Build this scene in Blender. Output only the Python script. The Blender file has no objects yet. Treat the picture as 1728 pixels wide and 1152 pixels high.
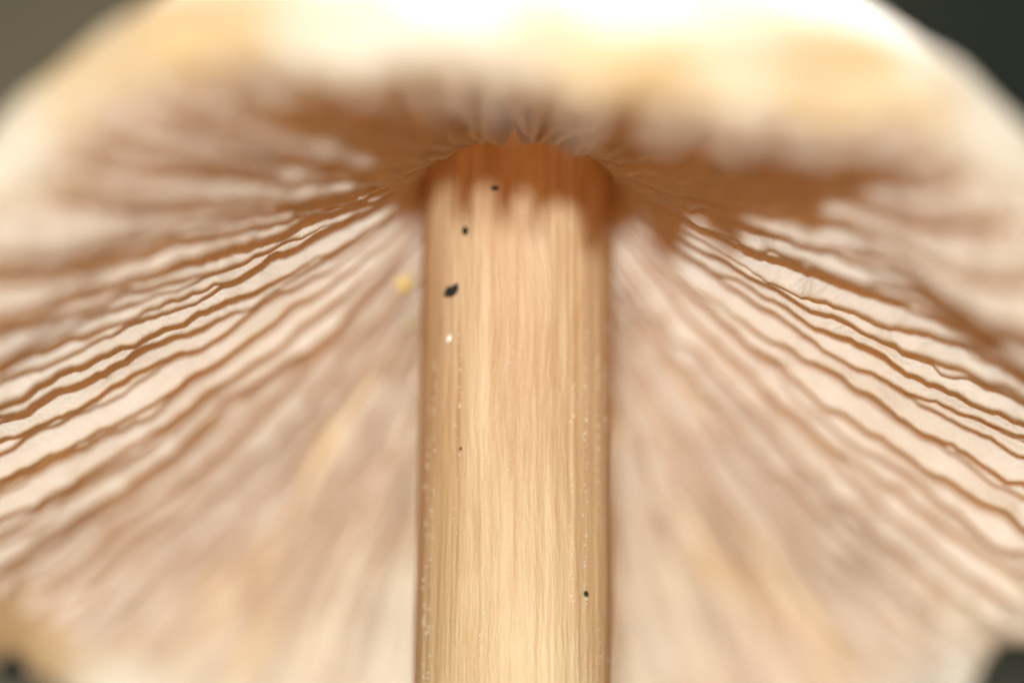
import bpy, bmesh, math, random
from mathutils import Vector, Matrix, noise

random.seed(7)
MM = 0.001
PI = math.pi
scene = bpy.context.scene
col = scene.collection

# ------------------------------------------------------------------ camera
ELEV = math.radians(36)          # how far the mushroom leans towards the camera
STEM_LEAN = math.radians(7)      # the stem bends back under the tilted cap and leans less
STEM_LEN = 66.0                  # mm, from the soil to the top of the stem
APEX = Vector((0.25, 0.0, 0.0))  # mm, where stem and cap meet

cam_d = bpy.data.cameras.new('camera')
cam = bpy.data.objects.new('camera', cam_d)
col.objects.link(cam)
cam.location = (0.0, -0.212, -0.0070)
cam.rotation_euler = (math.radians(90), 0, 0)
cam_d.sensor_width = 36
cam_d.lens = 166.7
cam_d.clip_start = 0.005
cam_d.clip_end = 50
cam_d.dof.use_dof = True
cam_d.dof.focus_distance = 0.2055
cam_d.dof.aperture_fstop = 9.0
cam_d.dof.aperture_blades = 0
scene.camera = cam

# ------------------------------------------------------------------ world, lamps, exposure
world = bpy.data.worlds.new('World')
scene.world = world
world.use_nodes = True
bg = world.node_tree.nodes['Background']
bg.inputs['Color'].default_value = (1.0, 0.70, 0.42, 1)
bg.inputs['Strength'].default_value = 0.22


def area_lamp(name, loc, aim, size, power, color):
    d = bpy.data.lights.new(name, 'AREA')
    d.shape = 'DISK'
    d.size = size
    d.energy = power
    d.color = color
    o = bpy.data.objects.new(name, d)
    col.objects.link(o)
    o.location = loc
    o.rotation_euler = (Vector(aim) - Vector(loc)).to_track_quat('-Z', 'Y').to_euler()
    return o


area_lamp('flash_lamp', (-0.025, -0.80, 0.102), (0, 0, -0.006), 0.034, 9.6, (0.75, 0.92, 1.0))
area_lamp('top_fill', (0.04, -0.10, 0.30), (0, -0.01, 0), 0.14, 0.5, (1.0, 0.95, 0.86))  # unseen lamp added above so the near cap and rim glow
area_lamp('bounce_fill', (0.0, -0.20, -0.052), (0, -0.02, 0.004), 0.11, 0.18, (1.0, 0.38, 0.07))  # unseen warm fill added below, stands in for light bounced off the ground
area_lamp('daylight_fill', (0.02, 0.34, 0.20), (0, 0.01, -0.005), 0.22, 4.2, (0.94, 0.98, 1.0))  # unseen lamp added behind, stands in for daylight coming through the far cap

scene.view_settings.view_transform = 'Standard'
scene.view_settings.look = 'None'
scene.view_settings.exposure = 0.0
scene.view_settings.gamma = 1.0
scene.view_settings.use_curve_mapping = False
scene.cycles.max_bounces = 16
scene.cycles.diffuse_bounces = 7
scene.cycles.transmission_bounces = 8
scene.cycles.sample_clamp_indirect = 6.0
scene.cycles.use_denoising = True

# ------------------------------------------------------------------ material helpers


def new_mat(name):
    m = bpy.data.materials.new(name)
    m.use_nodes = True
    nt = m.node_tree
    nt.nodes.clear()
    out = nt.nodes.new('ShaderNodeOutputMaterial')
    return m, nt, out


def N(nt, kind, **inp):
    n = nt.nodes.new(kind)
    for k, v in inp.items():
        n.inputs[k.replace('_', ' ')].default_value = v
    return n


def ramp(nt, fac, stops):
    r = nt.nodes.new('ShaderNodeValToRGB')
    el = r.color_ramp.elements
    while len(el) < len(stops):
        el.new(0.5)
    for e, (p, c) in zip(el, stops):
        e.position = p
        e.color = c if len(c) == 4 else (*c, 1)
    nt.links.new(fac, r.inputs[0])
    return r.outputs[0]


def mixc(nt, fac, a, b, mode='MIX'):
    m = nt.nodes.new('ShaderNodeMix')
    m.data_type = 'RGBA'
    m.blend_type = mode
    for sock, v in ((m.inputs[0], fac), (m.inputs[6], a), (m.inputs[7], b)):
        if hasattr(v, 'node'):
            nt.links.new(v, sock)
        elif isinstance(v, (int, float)):
            sock.default_value = v
        else:
            sock.default_value = (*v, 1)
    return m.outputs[2]


def coords(nt, scale=(1, 1, 1)):
    t = nt.nodes.new('ShaderNodeTexCoord')
    mp = nt.nodes.new('ShaderNodeMapping')
    mp.inputs['Scale'].default_value = scale
    nt.links.new(t.outputs['Object'], mp.inputs[0])
    return mp.outputs[0]


def tex_noise(nt, vec, scale, detail=4, rough=0.55):
    n = nt.nodes.new('ShaderNodeTexNoise')
    n.inputs['Scale'].default_value = scale
    n.inputs['Detail'].default_value = detail
    n.inputs['Roughness'].default_value = rough
    nt.links.new(vec, n.inputs['Vector'])
    return n.outputs['Fac']


def bump(nt, height, strength, dist):
    b = nt.nodes.new('ShaderNodeBump')
    b.inputs['Strength'].default_value = strength
    b.inputs['Distance'].default_value = dist
    nt.links.new(height, b.inputs['Height'])
    return b.outputs[0]


def attr(nt, name):
    a = nt.nodes.new('ShaderNodeAttribute')
    a.attribute_name = name
    return a.outputs['Fac']


def fungus_shader(nt, out, color, normal, trans, trans_col, rough=0.5, spec=0.25):
    p = nt.nodes.new('ShaderNodeBsdfPrincipled')
    p.inputs['Roughness'].default_value = rough
    p.inputs['Specular IOR Level'].default_value = spec
    if hasattr(color, 'node'):
        nt.links.new(color, p.inputs['Base Color'])
    else:
        p.inputs['Base Color'].default_value = (*color, 1)
    if normal is not None:
        nt.links.new(normal, p.inputs['Normal'])
    t = nt.nodes.new('ShaderNodeBsdfTranslucent')
    t.inputs['Color'].default_value = (*trans_col, 1)
    if normal is not None:
        nt.links.new(normal, t.inputs['Normal'])
    mx = nt.nodes.new('ShaderNodeMixShader')
    mx.inputs[0].default_value = trans
    nt.links.new(p.outputs[0], mx.inputs[1])
    nt.links.new(t.outputs[0], mx.inputs[2])
    nt.links.new(mx.outputs[0], out.inputs['Surface'])
    return p


# gill: pinkish cream leaf, tan along its thin free edge
gill_mat, nt, out = new_mat('gill_flesh')
v = coords(nt)
big = tex_noise(nt, v, 180, 3)
fine = tex_noise(nt, v, 2600, 5, 0.65)
c = ramp(nt, big, [(0.35, (0.87, 0.775, 0.64)), (0.65, (0.91, 0.825, 0.70))])
c = mixc(nt, attr(nt, 'edge'), c, (0.80, 0.66, 0.50))
fungus_shader(nt, out, c, bump(nt, fine, 0.7, 0.0002), 0.40, (0.97, 0.70, 0.38), 0.45, 0.3)

# cap flesh, rim and skin
cap_mat, nt, out = new_mat('cap_flesh')
v = coords(nt)
big = tex_noise(nt, v, 95, 3)
fine = tex_noise(nt, v, 900, 5, 0.6)
c = ramp(nt, big, [(0.36, (0.84, 0.60, 0.32)), (0.45, (0.90, 0.80, 0.62)), (0.55, (0.93, 0.88, 0.76))])
fungus_shader(nt, out, c, bump(nt, fine, 0.4, 0.0004), 0.40, (0.97, 0.84, 0.64), 0.5, 0.3)

# stem: long fibres
stem_mat, nt, out = new_mat('stem_fibre')
v = coords(nt, (1, 1, 0.05))
v2 = coords(nt, (1, 1, 0.08))
def meander(vec, amount):
    n = nt.nodes.new('ShaderNodeTexNoise')
    n.inputs['Scale'].default_value = 150
    n.inputs['Detail'].default_value = 3
    nt.links.new(coords(nt), n.inputs['Vector'])
    m = nt.nodes.new('ShaderNodeVectorMath')
    m.operation = 'MULTIPLY_ADD'
    nt.links.new(n.outputs['Color'], m.inputs[0])
    m.inputs[1].default_value = (amount, amount, 0)
    nt.links.new(vec, m.inputs[2])
    return m.outputs[0]


v, v2 = meander(v, 0.0011), meander(v2, 0.0011)
f1 = tex_noise(nt, v, 2200, 4, 0.6)
f2 = tex_noise(nt, v2, 5200, 3, 0.6)
g = tex_noise(nt, coords(nt), 4200, 2, 0.5)
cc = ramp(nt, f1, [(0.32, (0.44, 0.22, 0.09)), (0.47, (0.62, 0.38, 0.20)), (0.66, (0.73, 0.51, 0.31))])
cc = mixc(nt, attr(nt, 'lower'), cc, mixc(nt, f1, (0.56, 0.38, 0.15), (0.86, 0.76, 0.46)))  # pinker upper stem: bounced light put into the colour; yellower lower down
cc = mixc(nt, 0.15, cc, ramp(nt, f2, [(0.35, (0.44, 0.24, 0.10)), (0.65, (0.90, 0.70, 0.46))]))
cc = mixc(nt, 0.45, cc, ramp(nt, tex_noise(nt, coords(nt, (1, 1, 0.12)), 520, 3), [(0.38, (0.60, 0.38, 0.20)), (0.62, (0.80, 0.60, 0.37))]))
cc = mixc(nt, 1.0, cc, (0.95, 0.885, 0.83), 'MULTIPLY')
cc = mixc(nt, attr(nt, 'streak_shade'), cc, (0.46, 0.21, 0.075))  # brown fibre streaks, plus shading falloff painted along the stem's sides
hmix = nt.nodes.new('ShaderNodeMath'); hmix.operation = 'MULTIPLY_ADD'
nt.links.new(f2, hmix.inputs[0]); hmix.inputs[1].default_value = 3.0
nt.links.new(g, hmix.inputs[2])
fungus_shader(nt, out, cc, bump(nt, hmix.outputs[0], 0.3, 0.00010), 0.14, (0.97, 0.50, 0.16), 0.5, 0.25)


def plain_mat(name, col_a, col_b, scale, rough=0.8, spec=0.2):
    m, nt, out = new_mat(name)
    v = coords(nt)
    c = ramp(nt, tex_noise(nt, v, scale, 4), [(0.35, col_a), (0.65, col_b)])
    p = nt.nodes.new('ShaderNodeBsdfPrincipled')
    p.inputs['Roughness'].default_value = rough
    p.inputs['Specular IOR Level'].default_value = spec
    nt.links.new(c, p.inputs['Base Color'])
    nt.links.new(p.outputs[0], out.inputs['Surface'])
    return m


soil_mat = plain_mat('dark_soil', (0.006, 0.007, 0.006), (0.03, 0.028, 0.02), 3000, 0.7)
ground_mat = plain_mat('forest_soil', (0.05, 0.045, 0.03), (0.10, 0.085, 0.055), 60, 0.9)
bank_mat, nt, out = new_mat('mossy_bank')
sx = nt.nodes.new('ShaderNodeSeparateXYZ')
v = coords(nt)
nt.links.new(v, sx.inputs[0])
ad = nt.nodes.new('ShaderNodeMath'); ad.operation = 'MULTIPLY_ADD'
nt.links.new(tex_noise(nt, v, 14, 4), ad.inputs[0]); ad.inputs[1].default_value = 0.10
nt.links.new(sx.outputs[0], ad.inputs[2])
mr = nt.nodes.new('ShaderNodeMapRange')
mr.inputs['From Min'].default_value = -0.01; mr.inputs['From Max'].default_value = 0.12
nt.links.new(ad.outputs[0], mr.inputs[0])
moss = ramp(nt, tex_noise(nt, v, 30, 4), [(0.35, (0.012, 0.016, 0.010)), (0.65, (0.030, 0.036, 0.022))])
litter = ramp(nt, tex_noise(nt, v, 24, 4), [(0.35, (0.14, 0.12, 0.075)), (0.65, (0.24, 0.185, 0.115))])
pb = nt.nodes.new('ShaderNodeBsdfPrincipled'); pb.inputs['Roughness'].default_value = 0.95
nt.links.new(mixc(nt, mr.outputs[0], litter, moss), pb.inputs['Base Color'])
nt.links.new(pb.outputs[0], out.inputs['Surface'])
yellow_mat = plain_mat('yellow_wax', (0.75, 0.45, 0.05), (0.85, 0.60, 0.12), 900, 0.5)
olive_mat = plain_mat('olive_wax', (0.42, 0.32, 0.12), (0.55, 0.42, 0.2), 900, 0.6)
bead_mat = plain_mat('pale_bead', (0.9, 0.78, 0.6), (0.95, 0.88, 0.75), 2000, 0.25, 0.6)

# ------------------------------------------------------------------ mesh helpers


def mesh_obj(name, verts, faces, mat, parent=None, smooth=True, attrs=None):
    me = bpy.data.meshes.new(name)
    me.from_pydata([(x * MM, y * MM, z * MM) for x, y, z in verts], [], faces)
    if smooth:
        me.polygons.foreach_set('use_smooth', [True] * len(me.polygons))
    for k, vals in (attrs or {}).items():
        a = me.attributes.new(k, 'FLOAT', 'POINT')
        a.data.foreach_set('value', vals)
    me.materials.append(mat)
    me.update()
    o = bpy.data.objects.new(name, me)
    col.objects.link(o)
    if parent is not None:
        o.parent = parent
    return o


def interp(r, pts):
    if r <= pts[0][0]:
        return pts[0][1]
    for i in range(len(pts) - 1):
        (a, fa), (b, fb) = pts[i], pts[i + 1]
        if r <= b:
            # Catmull-Rom through the table
            p0 = pts[i - 1] if i else (2 * a - b, 2 * fa - fb)
            p3 = pts[i + 2] if i + 2 < len(pts) else (2 * b - a, 2 * fb - fa)
            t = (r - a) / (b - a)
            m1 = (fb - p0[1]) / (b - p0[0]) * (b - a)
            m2 = (p3[1] - fa) / (p3[0] - a) * (b - a)
            t2, t3 = t * t, t * t * t
            return (2*t3-3*t2+1)*fa + (t3-2*t2+t)*m1 + (-2*t3+3*t2)*fb + (t3-t2)*m2
    (a, fa), (b, fb) = pts[-2], pts[-1]
    return fb + (fb - fa) / (b - a) * (r - b)


def nz(x, y=0.0, z=0.0):
    return noise.noise(Vector((x, y, z)))


# ------------------------------------------------------------------ setting
# soil sheet and the bank behind it, far out of focus
def sheet(name, mat, x0, x1, n, prof):
    vs, fs = [], []
    for i in range(n + 1):
        x = x0 + (x1 - x0) * i / n
        for (y, z) in prof:
            k = 6 * nz(x * 0.02, y * 0.02, z * .02)
            vs.append((x, y, z + k * (0.3 if z < -55 else 2.0)))
    m = len(prof)
    for i in range(n):
        for j in range(m - 1):
            a = i * m + j
            fs.append((a, a + m, a + m + 1, a + 1))
    o = mesh_obj(name, vs, fs, mat)
    o['kind'] = 'structure'
    return o


GZ = -STEM_LEN * math.cos(STEM_LEAN) + 1.0
sheet('ground', ground_mat, -900, 900, 60, [(-600 + 20 * k, GZ) for k in range(56)])
sheet('bank', bank_mat, -900, 900, 60, [(505 + 2 * k + 0.3 * k * k, GZ - 6 + 16 * k) for k in range(42)])

# ------------------------------------------------------------------ the mushroom
base_off = Vector((0, -STEM_LEN * math.sin(STEM_LEAN), -STEM_LEN * math.cos(STEM_LEAN)))
BEND = ELEV - STEM_LEAN
mush = bpy.data.objects.new('mushroom', None)
col.objects.link(mush)
mush.empty_display_size = 0.01
mush.rotation_euler = (-ELEV, 0, 0)
mush.location = (APEX + base_off) * MM
mush['label'] = 'pale cream mushroom seen from below with pinkish gills around a fibrous tan stem'
mush['category'] = 'mushroom'
# mushroom-local frame: origin at the stem base, z along the axis of the cap


def lift(p):
    return (p[0], p[1] - STEM_LEN * math.sin(BEND), p[2] + STEM_LEN * math.cos(BEND))


def bend(p):
    c, s = math.cos(BEND), math.sin(BEND)
    return (p[0], p[1] * c - p[2] * s, p[1] * s + p[2] * c)


def stem_radius(z):
    return 4.16 - 0.012 * z + 0.06 * nz(z * 0.16, 7.7)


# profile tables, mm (r, z) ; th = 0 points away from the camera, pi towards it
ROOT = [(3, 2.2), (5, 1.2), (7, -0.2), (10, -2.6), (14, -5.6), (18, -8.2), (22, -10.9), (25, -12.9), (28, -14.8)]
EDGE = [(3.6, 1.0), (5, -1.4), (7, -3.5), (10, -5.9), (14, -8.7), (18, -11.0), (22, -13.0), (25, -14.2), (28, -15.2)]
OUTER = [(0, 9.0), (5, 8.4), (10, 6.4), (15, 2.8), (20, -1.8), (24, -6.2), (27, -10.2), (30, -14.5)]


def rim_radius(th):
    return 29.6 + 0.7 * math.sin(2 * th + 0.6) + 1.0 * nz(2.2 * math.cos(th), 2.2 * math.sin(th), 3.1) \
        - 1.6 * hump(th, 4.1, 0.5) - 0.8 * hump(th, 2.05, 0.4) - 3.0 * hump(th, 0.98, 0.3)


def hump(th, at, width):
    d = (th - at + PI) % (2 * PI) - PI
    return math.exp(-(d / width) ** 2)


def wave(th, r):
    k = (max(0.0, r - 5) / 23.0)
    tilt = -0.2 * math.cos(th) * k - 0.8 * math.sin(th) * k          # near side raised, far side lower
    w = (-1.0 * max(0, math.cos(th)) - 1.1 * max(0, 0.25 - math.cos(th)) - 2.2 * hump(th, 4.3, 0.4) - 1.0 * hump(th, 2.0, 0.35) - 3.5 * hump(th, PI - 0.04, 0.46) + 2.4 * hump(th, 3.6, 0.3) + 1.4 * hump(th, 2.45, 0.25)) * k * k + 1.2 * nz(1.6 * math.cos(th) + 5, 1.6 * math.sin(th), 0.7) * k * k
    near = max(0.0, -math.cos(th)) ** 2.4 * (1 - 1.25 * hump(th, 3.85, 0.45)) * (1 - 0.5 * hump(th, 2.3, 0.35))
    if 6 < r < 28:
        w += 2.7 * near * math.sin(PI * (r - 6) / 22.0)
    return tilt + w


FLARE = 8.5


def pol(th, r, z, lat=0.0):
    # the far side of the cap flares out flatter and longer than the near side
    s, c = math.sin(th), math.cos(th)
    f = max(0.0, min(1.0, (c - 0.18) / 0.5))
    k = FLARE * f * f * (3 - 2 * f) * max(0.0, min(1.0, (r - 5) / 16.0))
    return ((r * s + lat * c) * (1 + k * 0.0046), r * c - lat * s + k * math.cos(ELEV), z + k * math.sin(ELEV) - 0.03 * k)


def root_z(th, r):
    far = max(0.0, math.cos(th)) ** 1.2
    zr = interp(r, ROOT)
    return zr + (interp(r, EDGE) - zr) * 0.74 * far + wave(th, r)


# cap: inner ceiling, thick wavy rim, outer skin
def build_cap():
    SEG = 220
    vs, fs = [], []
    rows = []
    for i in range(SEG):
        th = 2 * PI * i / SEG
        R = rim_radius(th)
        sc = R / 28.5
        pts = []
        n_in = 24
        for k in range(n_in):
            r = 3.0 + (25.2 - 3.0) * k / (n_in - 1)
            pts.append((r * sc, root_z(th, r)))
        # lip: an arc from the ceiling end to the skin
        zc = root_z(th, 25.2)
        zo = interp(27, OUTER) + wave(th, 27)
        p0 = Vector((25.2 * sc, zc)); p1 = Vector((27.2 * sc, zo))
        lum = 0.3 + 2.2 * nz(5.5 * math.cos(th), 5.5 * math.sin(th), 9.0)
        drop = (4.0 + 1.4 * lum) * (1 - 0.65 * hump(th, 3.85, 0.45)) * (1 - 0.3 * hump(th, 2.35, 0.35))
        for k in range(1, 12):
            u = k / 12
            a = PI * u
            base = p0.lerp(p1, u)
            bulge = Vector((1.9 * math.sin(a) * sc, -drop * math.sin(a) * (1 - 0.45 * u)))
            rr = base + bulge
            l2 = 0.9 * nz(8 * math.cos(th), 8 * math.sin(th), 3 * u) * math.sin(a)
            pts.append((rr.x + l2, rr.y + l2 * 0.7))
        n_out = 22
        for k in range(n_out):
            r = 27.2 - (27.2 - 0.4) * k / (n_out - 1)
            zz = interp(min(r, 27), OUTER) + wave(th, r) + 0.35 * nz(r * .4 * math.cos(th), r * .4 * math.sin(th), 1.0)
            pts.append((r * sc, zz))
        rows.append(len(pts))
        for r, z in pts:
            vs.append(lift(pol(th, r, z)))
    m = rows[0]
    for i in range(SEG):
        a = i * m
        b = ((i + 1) % SEG) * m
        for j in range(m - 1):
            fs.append((a + j, b + j, b + j + 1, a + j + 1))
    top = len(vs)
    vs.append(lift((0, 0, 9.0)))
    for i in range(SEG):
        fs.append((i * m + m - 1, ((i + 1) % SEG) * m + m - 1, top))
    return mesh_obj('cap', vs, fs, cap_mat, mush)


cap = build_cap()


def build_gill(th, r0, r1, depth, seed, wob=1.0):
    NS = max(14, int((r1 - r0) * 3.4))
    TS = (0, .3, .55, .75, .88, .945, .975, 1.0)
    NT = len(TS) - 1
    R = rim_radius(th) / 28.5
    vs, fs, ed = [], [], []
    cross = []
    for i in range(NS + 1):
        s = i / NS
        r = r0 + (r1 - r0) * s
        zr = root_z(th, r) + 0.5
        ze0 = interp(r, EDGE) + wave(th, r)
        ext = max(0.0, min(1.0, (r - 18.5) / 6.0))
        ze0 -= (2.2 + 3.2 * nz(seed * 9.3, 4.4) * (1 - hump(th, PI, 0.4))) * (1 - 0.9 * hump(th, PI, 0.55)) * (1 - 0.85 * hump(th, 3.72, 0.4)) * max(0.0, min(1.0, 0.12 - 1.2 * math.cos(th))) * ext * ext * (3 - 2 * ext)
        fall = min(1.0, (s / 0.16)) if r0 > 5 else 1.0
        fall = fall * fall * (3 - 2 * fall)
        d = depth * fall
        ze = zr + (ze0 - zr) * d
        ze += (0.26 * nz(r * 0.75, seed * 3.7) + 0.15 * nz(r * 2.3, seed * 1.9)) * min(1, d * 1.2)
        ring = []
        for t_i in range(NT + 1):
            t = TS[t_i]
            z = zr + (ze - zr) * t
            lat = wob * (0.55 * nz(r * 0.16, seed * 5.1, 0.3) * (0.4 + 0.6 * t) + t ** 1.6 * (0.75 * nz(r * 0.27, seed * 2.3, t * .4) + 0.34 * nz(r * 1.1, seed * 7.9, t * .5))) * min(1.0, r / 9)
            lat += t * (0.25 + 0.75 * abs(nz(seed * 1.7, 8.8)) * 2) * 0.9 * max(0.0, -math.cos(th)) * (1 if math.sin(th) >= 0 else -1)
            h = 0.24 * (1 - t) + 0.135 * t
            if t_i == NT:
                h *= 0.62
            ring.append((lat, h, z, t))
        cross.append((r, ring))
    K = 2 * (NT + 1)
    for r, ring in cross:
        for lat, h, z, t in ring:
            vs.append(lift(pol(th, r * R, z, lat - h))); ed.append(max(0.0, (t - 0.945) / 0.055))
        for lat, h, z, t in reversed(ring):
            vs.append(lift(pol(th, r * R, z, lat + h))); ed.append(max(0.0, (t - 0.945) / 0.055))
    for i in range(NS):
        for k in range(K):
            k2 = (k + 1) % K
            fs.append((i * K + k, i * K + k2, (i + 1) * K + k2, (i + 1) * K + k))
    fs.append(tuple(range(K - 1, -1, -1)))
    fs.append(tuple(NS * K + k for k in range(K)))
    return mesh_obj('gill', vs, fs, gill_mat, cap, attrs={'edge': ed})


NG = 58
for g in range(NG):
    th = 2 * PI * (g + 0.32 * (random.random() - .5)) / NG
    build_gill(th, 4.3, 27.3, 1.0 + 0.10 * (random.random() - .5), g + 0.37)
    th2 = 2 * PI * (g + 0.5 + 0.2 * (random.random() - .5)) / NG
    nearness = max(0.0, -math.cos(th2))
    if random.random() < 0.75 * nearness:
        continue
    build_gill(th2, random.uniform(10, 17) - 3.5 * max(0.0, math.cos(th2)), 27.3, random.uniform(0.70, 0.98), g + 90.21)
    for q in (0.25, 0.75):
        if random.random() < 0.75 - 0.9 * nearness:
            th3 = 2 * PI * (g + q + 0.1 * (random.random() - .5)) / NG
            build_gill(th3, random.uniform(17.5, 21.5), 27.3, random.uniform(0.5, 0.9), g + q + 170.2)


# stem
def build_stem():
    SEG, ROW = 420, 120
    vs, fs, low, strk_shade = [], [], [], []
    bands = [(1.32, .22, .7, -99, 9), (-1.30, .22, .65, -99, 9), (.64, .022, .55, -15, -5), (0.0, .022, .45, -20, 0), (-.22, .02, .3, -18, -3), (-.66, .03, .5, -22, -9), (-.86, .05, .4, -24, -10), (.86, .03, .4, -99, -8), (.36, .015, .3, -24, -11)]  # first two wide bands paint the falloff of light; the rest are streaks
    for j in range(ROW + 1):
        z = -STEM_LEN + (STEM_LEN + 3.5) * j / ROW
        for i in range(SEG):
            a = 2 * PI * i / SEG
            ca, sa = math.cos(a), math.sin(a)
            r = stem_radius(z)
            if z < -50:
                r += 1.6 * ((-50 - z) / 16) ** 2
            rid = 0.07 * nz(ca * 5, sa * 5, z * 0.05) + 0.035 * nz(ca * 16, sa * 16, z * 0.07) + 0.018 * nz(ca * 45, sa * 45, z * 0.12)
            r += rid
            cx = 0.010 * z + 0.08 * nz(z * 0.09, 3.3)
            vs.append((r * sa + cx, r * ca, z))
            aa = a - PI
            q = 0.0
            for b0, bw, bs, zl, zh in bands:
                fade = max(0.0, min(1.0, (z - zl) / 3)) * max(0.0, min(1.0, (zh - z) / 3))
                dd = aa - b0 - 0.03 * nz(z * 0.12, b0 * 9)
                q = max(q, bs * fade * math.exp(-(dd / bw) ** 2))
            strk_shade.append(q)
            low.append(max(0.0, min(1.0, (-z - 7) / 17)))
    for j in range(ROW):
        for i in range(SEG):
            i2 = (i + 1) % SEG
            fs.append((j * SEG + i, j * SEG + i2, (j + 1) * SEG + i2, (j + 1) * SEG + i))
    o = mesh_obj('stem', vs, fs, stem_mat, mush, attrs={'lower': low, 'streak_shade': strk_shade})
    o.location = Vector(lift((0, 0, 0))) * MM
    o.rotation_euler = (BEND, 0, 0)
    return o


stem = build_stem()


# ------------------------------------------------------------------ small things on the mushroom
def stem_point(a, z, proud=0.0):
    """a point on the stem, a = angle from the side that faces the camera"""
    r = stem_radius(z) + proud
    return Vector(lift(bend((r * math.sin(a + PI) + 0.010 * z, r * math.cos(a + PI), z))))


def crumb(name, a, z, size, mat, label, cat, seed, stretch=(1, 1, 1), proud=0.06, group=None, rough=0.45):
    bm = bmesh.new()
    bmesh.ops.create_icosphere(bm, subdivisions=3, radius=1.0)
    for vv in bm.verts:
        p = vv.co.normalized()
        k = 1 + rough * noise.noise(p * 1.6 + Vector((seed, seed * 2, 0))) + 0.2 * noise.noise(p * 4 + Vector((seed, 0, 3)))
        vv.co = Vector((p.x * stretch[0], p.y * stretch[1], p.z * stretch[2])) * k * size * MM
    me = bpy.data.meshes.new(name)
    bm.to_mesh(me)
    bm.free()
    me.polygons.foreach_set('use_smooth', [True] * len(me.polygons))
    me.materials.append(mat)
    o = bpy.data.objects.new(name, me)
    col.objects.link(o)
    mw = Matrix.Translation(mush.location) @ mush.rotation_euler.to_matrix().to_4x4()
    loc = stem_point(a, z, proud) if not isinstance(a, Vector) else a
    o.matrix_world = mw @ Matrix.Translation(loc * MM) @ Matrix.Rotation(-(a if not isinstance(a, Vector) else 0), 4, 'Z')
    o['label'] = label
    o['category'] = cat
    if group:
        o['group'] = group
    return o


crumb('soil_crumb', 0.558, -2.6, 0.17, soil_mat, 'dark oval soil speck high on the stem below its shaded collar', 'speck', 1.3, (0.75, 0.6, 1.3))
crumb('soil_crumb', 0.72, -5.2, 0.27, soil_mat, 'black three-cornered soil crumb on the stem, the largest dark speck', 'speck', 4.1, (1.2, 0.6, 0.9), rough=0.8)
crumb('soil_crumb', -0.792, -18.5, 0.12, soil_mat, 'tiny round black speck low on the stem', 'speck', 7.7, (1, 0.8, 1))
crumb('soil_crumb', 0.234, -0.8, 0.13, soil_mat, 'faint brown speck in the shaded collar at the stem top', 'speck', 2.2, (1.2, 0.7, 0.8))
crumb('soil_crumb', 0.576, -12.2, 0.06, soil_mat, 'pinpoint dark speck halfway down the pale stem fibres', 'speck', 9.2, (1, 0.8, 1))
crumb('pale_bead', 0.756, -7.3, 0.16, bead_mat, 'small translucent whitish blob on the stem under the black crumb', 'droplet', 5.2, (1, 0.5, 1))


# waxy yellow blobs on the gill edges beside the stem
def cap_point(th, r, dz=0.0):
    z = interp(r, EDGE) + wave(th, r) + dz
    return Vector(lift(pol(th, r * rim_radius(th) / 28.5, z)))


crumb('yellow_blob', cap_point(-0.95, 6.2, 0.2), 0, 0.42, yellow_mat, 'bright yellow waxy blob on the gill edges beside the stem', 'blob', 3.3, (0.8, 0.8, 1.2))
crumb('yellow_blob', cap_point(-0.74, 7.2, 0.1), 0, 0.34, olive_mat, 'dull olive yellow smear lower on the gills beside the stem', 'blob', 6.3, (0.7, 0.8, 1.1))

crumb('soil_clod', cap_point(-1.0, 26.5, -1.9), 0, 0.75, soil_mat, 'dark brown soil clod stuck under the far cap rim', 'soil clod', 8.4, (0.8, 0.8, 1.0))


# pale glinting granules along the stem fibres, too fine to count
def granules():
    vs, fs = [], []
    rnd = random.Random(11)
    strands = [(0.98, -8, -24, 46), (1.10, -10, -24, 40), (0.62, -7, -16, 18), (-0.62, -9, -20, 26), (-0.80, -7, -22, 44), (-1.02, -8, -24, 60), (-1.2, -6, -24, 50), (0.05, -4, -18, 22), (0.30, -9, -22, 14)]
    for a0, z0, z1, n in strands:
        for k in range(n):
            a = a0 + rnd.gauss(0, 0.018)
            z = rnd.uniform(z1, z0)
            sz = rnd.uniform(0.018, 0.045)
            c = Vector(((stem_radius(z) + 0.02) * math.sin(a + PI) + 0.010 * z, (stem_radius(z) + 0.05) * math.cos(a + PI), z))
            b = len(vs)
            q = [(1, 0, 0), (-1, 0, 0), (0, 1, 0), (0, -1, 0), (0, 0, 1.5), (0, 0, -1.5)]
            for p in q:
                vs.append((c.x + p[0] * sz, c.y + p[1] * sz, c.z + p[2] * sz))
            for i, j, l in ((0, 2, 4), (2, 1, 4), (1, 3, 4), (3, 0, 4), (2, 0, 5), (1, 2, 5), (3, 1, 5), (0, 3, 5)):
                fs.append((b + i, b + j, b + l))
    o = mesh_obj('granules', vs, fs, bead_mat, stem)
    o['kind'] = 'stuff'
    return o


granules()
